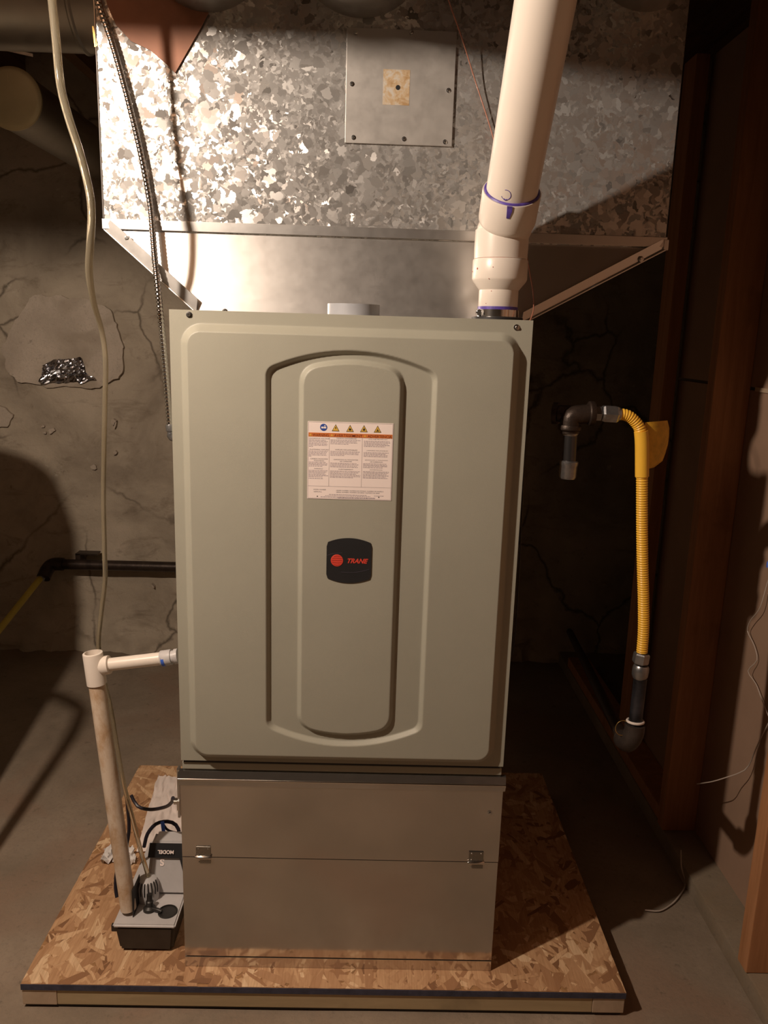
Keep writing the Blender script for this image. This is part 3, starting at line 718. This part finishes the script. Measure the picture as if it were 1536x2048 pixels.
# ================================================================ CONDUIT
cond = thing('armored_conduit', 'slim flexible steel conduit hanging down to the furnace left side', 'conduit', (-.325, .13, 1.15))
cpts = [(186, -280, .149), (190, -60, .149), (196, 0, .149), (226, 92, .149), (256, 200, .149), (282, 310, .149), (300, 410, .149), (308, 500, .130), (314, 560, .116), (319, 610, .112), (330, 730, .118), (340, 852, .13)]
cp_ = [at(x, y, 1, Y) for x, y, Y in cpts]
link('armor', tube(cp_, .0055, 12, .0012, rf=lambda s, a: .0050+.0011*abs(math.sin(PI*s/.0072+a*.5))), CHROME, cond, 'ribbed steel armour')
e = cp_[-1]
link('connector', lathe([(.0080, 0), (.0085, .002), (.0085, .012), (.0070, .013), (.0070, .020)], e+Vector((0, 0, .003)), (0.12, 0, -1), 16), GALVFIT, cond)
link('elbow_connector', tube([e+Vector((.002, 0, -.014)), e+Vector((.004, 0, -.022)), Vector((-.312, .13, e.z-.026))], .0075, 12, .003), GALVFIT, cond)

# ================================================================ CLEAR TUBE
tp = [(70, -330, -.05), (98, -60, -.05), (104, 0, -.05), (112, 80, -.05), (121, 170, -.053), (137, 235, -.05), (158, 300, -.045), (176, 370, -.04), (183, 420, -.036), (181, 480, -.03), (178, 540, -.01), (186, 600, .02), (203, 660, .07), (211, 720, .08), (210, 800, .09), (208, 900, .1), (207, 1000, .11), (209, 1100, .12), (210, 1160, .125), (202, 1230, .13), (197, 1290, .135), (206, 1350, .14), (222, 1420, .14), (235, 1500, .14), (248, 1570, .14), (266, 1640, .13), (281, 1700, .125), (291, 1733, .122), (296, 1752, .120)]
ct = thing('clear_tube', 'clear vinyl drain tube curving down the left side into the pump', 'tube', at(286, 1740, 1, .122))
tpts = [at(x, y, 1, Y) for x, y, Y in tp]
tz = [q for q in tpts]
def rtube(s, a): return .0062
link('tube_wall', tube(tpts, .0062, 14, .012, rf=lambda s, a: .0064 if s < .62 else max(.0047, .0064-(s-.62)*.02)), CLEAR, ct, 'translucent yellowish vinyl')

# ================================================================ DRAIN ASSEMBLY
Yd = .075
dr = thing('drain_pipe', 'white plastic condensate pipe with tee beside the furnace left side', 'pipe', at(258, 1820, 1, Yd))
t0, t1 = at(185, 1306, 1, Yd), at(194, 1368, 1, Yd)
ax = (t1-t0).normalized()
link('tee', lathe([(.0150, .004), (.0150, -.001), (.0188, 0), (.0192, .002), (.0192, (t1-t0).length-.001), (.0150, (t1-t0).length)], t0, ax, 40, False), PVC, dr, 'white tee fitting with open top')
link('tee_lining', lathe([(.0149, .001), (.0149, .05)], t0, ax, 32, False), PVC, dr)
bq = at(258, 1823, 1, Yd)
link('standpipe', lathe([(.0163, 0), (.0163, (bq-t1).length+.002)], t1-ax*.01, (bq-t1), 32), DRAIN, dr, 'stained off white vertical pipe')
b0, b1, b2, b3 = at(195, 1333, 1, Yd), at(220, 1329, 1, Yd), at(322, 1317, 1, Yd), at(356, 1312, 1, Yd)
hx = (b2-b1).normalized()
link('branch_socket', lathe([(.012, 0), (.0185, .012), (.0185, (b1-b0).length-.001), (.0140, (b1-b0).length)], b0, (b1-b0), 32), PVC, dr)
link('branch_pipe', lathe([(.0128, 0), (.0128, (b2-b1).length+.004)], b1-hx*.004, hx, 32), PVC, dr, 'white horizontal pipe')
lad = (b3-b2).length
link('grey_coupler', lathe([(.0148, 0), (.0155, .001), (.0155, lad*.62), (.0125, lad*.64), (.0125, lad*.8), (.0150, lad*.81), (.0150, lad*1.02)], b2, (b3-b2), 28), LIDM, dr, 'grey coupler with blue tape')
link('blue_tape', lathe([(.0157, 0), (.0157, .006)], b2+hx*.003+Vector((0, 0, -.0005)), hx, 28), BLUE, dr, 'bit of blue tape') 

# ================================================================ CONDENSATE PUMP
pump = thing('condensate_pump', 'small condensate pump with black tank and light grey top on the platform', 'pump', (-.405, .18, PT))
def taper(x0, x1, y0, y1, z0, X0, X1, Y0, Y1, z1, bev=.006):
    bm = bmesh.new()
    v = [bm.verts.new(p) for p in ((x0, y0, z0), (x1, y0, z0), (x1, y1, z0), (x0, y1, z0), (X0, Y0, z1), (X1, Y0, z1), (X1, Y1, z1), (X0, Y1, z1))]
    for f in ((3, 2, 1, 0), (4, 5, 6, 7), (0, 1, 5, 4), (1, 2, 6, 5), (2, 3, 7, 6), (3, 0, 4, 7)): bm.faces.new([v[i] for i in f])
    bmesh.ops.bevel(bm, geom=list(bm.edges), offset=bev, segments=3, affect='EDGES')
    return frombm(bm)
link('tank', taper(-.463, -.352, .048, .31, PT+.0005, -.470, -.345, .040, .32, .122), BLACKPL, pump, 'black reservoir')
link('tank_hook', boxes([(-.479, -.468, .048, .056, .102, .118)], .001), BLACKPL, pump, smooth=False)
lid = link('lid', taper(-.473, -.342, .037, .322, .1195, -.472, -.343, .038, .321, .1275, .003), LIDM, pump, 'light grey lid')
LZ = .1275
link('filler_cap', lathe([(.0205, 0), (.0205, .003), (.0185, .0036), (.0185, .0015)], (-.3680, .078, LZ-.0005), (0, 0, 1), 32), BLACKPL, pump, 'round black plug')
link('check_valve', lathe([(.0135, 0), (.0130, .006), (.0080, .010), (.0080, .020), (.0058, .022), (.0058, .036)], (-.408, .084, LZ-.0005), (0, .1, 1), 20), BLACKPL, pump, 'black check valve')
link('valve_arm', tube([Vector((-.400, .080, LZ+.005)), Vector((-.388, .076, LZ+.006)), Vector((-.380, .074, LZ+.004))], .0045, 10, .004), BLACKPL, pump)
# motor cover, with slanted label face
mc = taper(-.430, -.331, .128, .262, .127, -.424, -.332, .165, .215, .232, .008)
link('motor_cover', mc, LIDM, pump, 'light grey motor cover')
hp = Vector((-.4080, .118, LZ))
link('vent_hump', lathe([(.024, 0), (.024, .034), (.020, .046), (.010, .052), (.004, .053)], (-.422, .122, LZ-.0005), (0, 0, 1), 28), LIDM, pump)
for k in range(9):
    a = -PI*.5+(k-4)*.33; 
    bmf = bmesh.new(); c0, s0_ = math.cos(a), math.sin(a)
    tube([Vector((-.422+.0242*c0, .122+.0242*s0_, LZ+.020)), Vector((-.422+.0245*c0, .122+.0245*s0_, LZ+.035)), Vector((-.422+.0195*c0, .122+.0195*s0_, LZ+.048))], .0013, 6, .006, bm=bmf)
    link('vent_slot', frombm(bmf), BLACKPL, pump)
link('side_bracket', box(-.437, -.4355, .060, .115, LZ, .19, .0004), BLACKPL, pump, smooth=False)
# label
La, Lb, Lc, Ld = Vector((-.4275, .1535, .2050)), Vector((-.3320, .1535, .2050)), Vector((-.3335, .164, .2335)), Vector((-.4245, .164, .2335))
off = Vector((0, -.0042, .0012))
lb_ = link('black_label', prism([La+off, Lb+off, Lc+off, Ld+off], Vector((0, .0010, 0))), BADGE, pump, 'black label with pale lettering', smooth=False)
link('label_flap', prism([Vector((-.3315, .1475, .2062)), Vector((-.3270, .140, .188)), Vector((-.3290, .1385, .158)), Vector((-.350, .1430, .178)), Vector((-.358, .1490, .2062))], Vector((0, .0010, 0))), BADGE, pump, smooth=False)
slope = Matrix.Rotation(PI/2-.35, 4, 'X') @ Matrix.Rotation(PI, 4, 'Z')
text('MODEL', .0105, Vector((-.3700, .1512, .2235)), LABELM, pump, 'label_lettering', rot=slope, bold=.0003)
text('S', .020, Vector((-.392, .1530, .2005)), LABELM, pump, 'label_lettering', rot=slope, bold=.0008)
for k in range(4):
    link('label_line', boxes([(-.3480+k*.004, -.3460+k*.004, (.1385+.0008*k), (.1389+.0008*k), .170, .188)]), LIDM, pump, smooth=False)

# cords near the pump
def cable(name, pts, r, mat, label, cat='cable', n=8, step=.01, group=None):
    P = [at(x, y, 1, Y) for x, y, Y in pts]
    o = link(name, tube(P, r, n, step), mat); return tag(o, label, cat, group)
cable('power_cord', [(262, 1590, .22), (275, 1612, .21), (300, 1619, .19), (330, 1614, .14), (343, 1605, .07), (346, 1596, .012)], .0038, CORD, 'dark cord swinging from the box edge behind the pump', 'cord')
lp = thing('coiled_cord', 'dark looped pump cord gathered with a blue tie', 'cord', at(320, 1690, 1, .24))
link('cord', tube([at(x, y, 1, Y) for x, y, Y in ((288, 1694, .225), (295, 1668, .23), (312, 1648, .235), (335, 1643, .235), (352, 1650, .235), (359, 1668, .23), (354, 1684, .228), (347, 1696, .222))], .0042, 8, .008), CORD, lp)
link('cord_loop', tube([at(x, y, 1, Y) for x, y, Y in ((325, 1645, .240), (333, 1658, .245), (345, 1664, .24), (358, 1666, .235))], .0028, 8, .008), CORD, lp)
link('blue_tie', prism([at(321, 1644, 1, .229), at(328, 1643, 1, .229), at(333, 1688, 1, .222), at(327, 1690, 1, .222)], Vector((0, .002, 0))), BLUE, lp, 'blue strip', smooth=False)
cable('dark_hose', [(254, 1600, .2), (257, 1632, .2), (258, 1660, .2), (253, 1690, .2), (243, 1715, .2), (233, 1745, .2), (231, 1775, .19), (234, 1795, .18)], .0040, CORD, 'dark cord hanging behind the white drain pipe', 'cord')

# white sheet and clear wrap on the platform
def crumple(quad, nu, nv, amp, freq, z0, seed, name, mat, label, cat, sh=True):
    a, b, c, d = [Vector(q) for q in quad]
    def fn(u, v):
        p = a.lerp(b, u).lerp(d.lerp(c, u), v); n_ = noise.fractal(Vector((u*freq, v*freq, seed)), .7, 2., 3)
        return (p.x+n_*amp*.3, p.y+n_*amp*.4, max(p.z+abs(n_)*amp, z0+.0005))
    o = link(name, grid(fn, nu, nv), mat, smooth=sh); return tag(o, label, cat)
zz = PT+.002
def pl(x, y, z=zz): return at(x, y, 2, z)
crumple([pl(272, 1705), pl(368, 1705), pl(366, 1556), pl(316, 1552)], 26, 34, .012, 3.2, PT+.0018, 4., 'plastic_sheet', PAPER, 'creased white plastic sheet lying on the platform behind the pump', 'sheet')
crumple([pl(205, 1728), pl(268, 1730), pl(265, 1698), pl(208, 1700)], 22, 16, .030, 5.5, PT+.0015, 9., 'plastic_wrap', CLEARP, 'crumpled shiny clear wrap behind the white drain pipe', 'wrap', False)
# foil on the back wall
fq = [(78, 768), (190, 762), (160, 718), (84, 730)]
a, b, c, d = [at(x, y, 1, YB-.03) for x, y in fq]
def foil_fn(u, v):
    p = a.lerp(b, u).lerp(d.lerp(c, u), v); n_ = noise.fractal(Vector((u*3.5, v*2.6, 2)), .8, 2., 3)
    return (p.x+n_*.010, p.y-abs(n_)*.018+.010, p.z+n_*.010+.012*math.sin(u*PI)*v)
o = link('foil_scrap', grid(foil_fn, 30, 18), FOIL, smooth=False); tag(o, 'crumpled piece of silver foil tape stuck on the concrete wall', 'foil')

# pipes at the left on the back wall
yb = YB-.07
bp = thing('wall_pipe', 'dark iron pipe running level along the back wall', 'pipe', at(230, 1130, 1, yb))
a, b = at(112, 1128, 1, yb), at(400, 1134, 1, yb); b.z = a.z
link('pipe_run', lathe([(.021, 0), (.021, (b-a).length)], a, (b-a), 24), IRON, bp)
link('pipe_elbow', tube([a+Vector((.03, 0, 0)), a, a+Vector((-.02, 0, -.006)), a+Vector((-.030, -.02, -.02)), a+Vector((-.034, -.05, -.045))], .027, 18, .008), IRON, bp)
link('pipe_hook', boxes([(at(150, 1103, 1, yb).x, at(193, 1103, 1, yb).x, yb, yb+.05, a.z+.040, a.z+.047), (at(150, 1103, 1, yb).x, at(160, 1103, 1, yb).x, yb, yb+.05, a.z+.01, a.z+.045)], .001), IRON, bp, smooth=False)
yp = thing('yellow_pipe', 'thin dim yellow pipe slanting down at the left edge', 'pipe', at(0, 1262, 1, 1.45))
a2, b2_ = at(86, 1150, 1, yb-.03), at(-40, 1308, 1, 1.3)
link('pipe_run', lathe([(.0125, 0), (.0125, (b2_-a2).length)], a2, b2_-a2, 20), YPIPE, yp)
link('pipe_nut', lathe([(.016, -.01), (.019, -.004), (.019, .02), (.014, .026)], a2, b2_-a2, 6), GALVFIT, yp)

# ================================================================ GAS LINE
Yg = .055
def g(x, y, dy=0): return at(x, y, 1, Yg+dy)
gas = thing('gas_connector', 'corrugated yellow flexible gas hose hanging right of the furnace', 'gas hose', g(1282, 1310))
pts = [g(1234, 829), g(1246, 829), g(1258, 833), g(1270, 843), g(1279, 856), g(1283, 875), g(1284, 900), g(1284, 955), g(1284, 1040), g(1285, 1120), g(1287, 1200), g(1287, 1260), g(1284, 1304)]
link('hose', tube(pts, .010, 20, .00075, rf=lambda s, a: .0098+.0012*(.5+.5*math.sin(2*PI*s/.0047))), YEL, gas, 'yellow corrugated hose')
link('hose_sleeve', tube([g(1282, 862), g(1283.5, 880), g(1284, 905), g(1284, 953)], .0126, 22, .01), YEL, gas, 'smooth yellow wrap')
tag_pts = [(1294, 845), (1337, 840), (1340, 858), (1337, 890), (1326, 926), (1312, 938), (1296, 940)]
fl_ = []
tv, tf = [], []
for j, (yy, xr) in enumerate([(y, x) for y, x in ((845, 1335), (860, 1338.5), (875, 1338), (892, 1336), (910, 1331), (926, 1325), (939, 1308))]):
    for i in range(7):
        u = i/6; p_ = g(1290+(xr-1290)*u, yy-4*u, .004+.030*u*u); tv.append(p_)
for j in range(6):
    for i in range(6): tf.append((j*7+i, j*7+i+1, (j+1)*7+i+1, (j+1)*7+i))
nn = len(tv); tv += [p_+Vector((0, .0012, 0)) for p_ in tv]; tf += [tuple(i+nn for i in f[::-1]) for f in tf]
link('hose_tag', mesh(tv, tf), YELDARK, gas, 'curved yellow tag')
def nut(p, ax, L, r, parent, name='hex_nut', mat=GALVFIT):
    return link(name, lathe([(r*.86, 0), (r, L*.12), (r, L*.88), (r*.86, L)], p, ax, 6), mat, parent, smooth=False)
nut(g(1236, 829), g(1206, 827)-g(1236, 829), .030, .0165, gas)
link('hose_collar', lathe([(.0120, 0), (.0135, .004), (.0135, .008)], g(1240, 829), g(1206, 827)-g(1236, 829), 20), GALVFIT, gas)
nut(g(1203, 827), Vector((-1, 0, .02)), .014, .0145, gas)
nut(g(1284, 1306), Vector((-.08, 0, -1)), .022, .0160, gas)
link('union', lathe([(.013, 0), (.0155, .004), (.0160, .012), (.0155, .022), (.0125, .028)], g(1283, 1330), Vector((-.06, 0, -1)), 20), GALVFIT, gas)
# upper iron fittings
ut = thing('gas_elbow_fitting', 'dark iron elbow with a capped drip leg at the right of the furnace', 'pipe fitting', g(1143, 860))
e0 = g(1188, 827); e1 = g(1160, 829); e2 = g(1141, 838); e3 = g(1139, 866)
link('elbow', tube([e0, e1, g(1148, 831), e2, e3], .0175, 20, .006), IRON, ut, 'dark iron elbow')
link('elbow_band', lathe([(.0215, 0), (.0225, .002), (.0225, .009), (.0205, .011)], g(1188, 827), Vector((-1, 0, -.02)), 24), IRON, ut)
link('elbow_band', lathe([(.0205, 0), (.0215, .002), (.0215, .008), (.0195, .010)], g(1139.5, 850), Vector((-.02, 0, -1)), 24), IRON, ut)
link('side_branch', lathe([(.016, 0), (.016, .030), (.0205, .031), (.0205, .040), (.0180, .041)], g(1150, 829, .012), Vector((-1, .45, 0)), 24), IRON, ut)
d0, d1 = g(1141, 862), g(1138, 924)
link('nipple', lathe([(.0128, 0), (.0128, (d1-d0).length)], d0, d1-d0, 24), plain('dark_grey_nipple', (.09, .085, .085), .3, .8), ut, 'dark grey nipple')
link('thread_ring', lathe([(.0138, 0), (.0150, .002), (.0145, .008), (.0130, .010)], g(1141, 860), d1-d0, 20), GALVFIT, ut)
link('pipe_cap', lathe([(.0150, 0), (.0170, .002), (.0170, .008), (.0160, .010), (.0160, .030), (.0140, .034)], g(1138.5, 921), Vector((-.03, 0, -1)), 24), GALVFIT, ut, 'grey pipe cap')
# lower fittings
lt = thing('lower_gas_fitting', 'black iron pipe and elbow with white tape below the yellow hose', 'pipe fitting', g(1262, 1475))
n0, n1 = g(1281, 1355), g(1270, 1448)
link('nipple', lathe([(.0130, 0), (.0130, (n1-n0).length)], n0, n1-n0, 24), plain('scuffed_black_pipe', (.05, .05, .06), .3, .7, .2, 100, .6, 30), lt)
axn = (n1-n0).normalized()
for k, s in enumerate((-.006, .0125)):
    bmn = bmesh.new(); cc_ = n1+axn*s
    tube([cc_+(Vector((math.cos(a*PI/12), math.sin(a*PI/12), -.10*math.sin(a*PI/12))))*(.0155+.0015*k) for a in range(25)], .0027, 8, .004, bm=bmn, caps=False)
    link('thread_tape', frombm(bmn), TAPEW, lt, 'white thread tape')
link('elbow', tube([n1, n1+axn*.014, g(1264, 1474), g(1255, 1484, .012), g(1246, 1478, .04)], .0200, 20, .006), plain('grey_iron_elbow', (.055, .042, .036), .45, .4, .4, 160, .3, 40), lt, 'grey brown iron elbow')
pb0, pb1 = g(1246, 1478, .04), at(1180, 1345, 1, .85); pb1 = pb0+(pb1-pb0)*((1.815-pb0.y)/(pb1.y-pb0.y))
link('pipe_run', lathe([(.0135, 0), (.0135, (pb1-pb0).length)], pb0, pb1-pb0, 20), IRON, lt)
bmn = bmesh.new(); cc_ = g(1245, 1456, .0)
tube([cc_+Vector((math.cos(a*PI/12)*.014, 0, math.sin(a*PI/12)*.016)) for a in range(3, 20)], .0007, 6, .004, bm=bmn)
link('wire_loop', frombm(bmn), BRASS, lt, 'thin yellowish wire loop')

# ================================================================ WIRES
def wire(name, P, r, mat, label):
    o = link(name, tube(P, r, 6, .01), mat); return tag(o, label, 'wire')
wire('thermostat_wire', [at(912, -260, 1, .10), at(889, -40, 1, .10), at(897, 0, 1, .11), at(925, 80, 1, .13), at(950, 160, 1, .145), at(968, 215, 1, .150), at(985, 270, 1, .152), at(1000, 330, 1, .152), at(1040, 450, 1, .152), at(1062, 560, 1, .13), at(1067, 600, 1, .09), at(1066, 625, 1, .05), Vector((.3110, .030, 1.3712))], .0011, COPPERW, 'thin pinkish wire running behind the white vent pipe')
wire('side_wire', [at(1052, 700, 1, .05), at(1048, 900, 1, .05), at(1042, 1060, 1, .05), at(1036, 1180, 1, .04), at(1031, 1260, 1, .04), at(1025, 1310, 1, .05)], .0013, CORD, 'thin dark wire along the furnace right edge')
wx = .945
wire('wall_wire', [at(1545, 1140, 0, wx), at(1535, 1165, 0, wx-.002), at(1520, 1215, 0, wx-.01), at(1501, 1241, 0, wx-.01), at(1495, 1262, 0, wx-.004), at(1508, 1290, 0, wx), at(1514, 1320, 0, wx), at(1496, 1342, 0, wx-.01), at(1512, 1368, 0, wx), at(1524, 1400, 0, wx-.002), at(1540, 1440, 0, wx-.002)], .0011, WHITEW, 'thin tangled wire dangling on the tan wall panel at right')
o = link('wire_nut', lathe([(.004, 0), (.0035, .010), (.002, .014)], at(1536, 1135, 0, wx-.008), (0, .2, 1), 10), BLUE); tag(o, 'small blue wire nut at the right edge', 'connector')
wire('loose_wire', [at(1394, 1568, 0, .86), at(1425, 1563, 0, .87), at(1455, 1554, 0, .90), at(1480, 1545, 0, .92), at(1497, 1532, 0, .935), at(1515, 1490, 0, .945), at(1540, 1440, 0, .945)], .0013, WHITEW, 'pale loose wire crossing from the stud to the wall panel')
wire('floor_wire', [at(1362, 1700, 0, .861), at(1363, 1735, 2, .045), at(1371, 1768, 2, .004), at(1355, 1796, 2, .004), at(1338, 1812, 2, .003), at(1318, 1822, 2, .003), at(1290, 1820, 2, .003)], .0018, WHITEW, 'thin wire curling across the floor by the curb')

# hanging bulb that lights the room (outside the frame)
lamp = thing('light_bulb', 'bare warm light bulb hanging from the ceiling', 'lamp', LAMP+Vector((0, 0, .06)))
link('socket', lathe([(.020, 0), (.022, .01), (.022, .05), (.006, .056), (.004, .075)], LAMP+Vector((0, 0, .052)), (0, 0, 1), 20), BLACKPL, lamp)
# unseen tank outside the frame, added to shade the left of the back wall
tk = thing('shading_tank', 'unseen cylindrical tank added to shade the left of the back wall', 'tank', (-1.255, .30, 0))
link('shell', lathe([(.255, 0), (.26, .01), (.26, 1.35), (.24, 1.42), (.13, 1.48), (.01, 1.50)], (-1.255, .30, .001), (0, 0, 1), 48), PAINT, tk)
link('shading_pipe', tube([Vector((-.906, .15, .02)), Vector((-.906, .15, .6)), Vector((-.906, .15, 1.02)), Vector((-.93, .17, 1.09)), Vector((-.99, .20, 1.10))], .0115, 12, .03), GALVFIT, tk)  # unseen pipe added to cast the thin shadow stripe on the floor
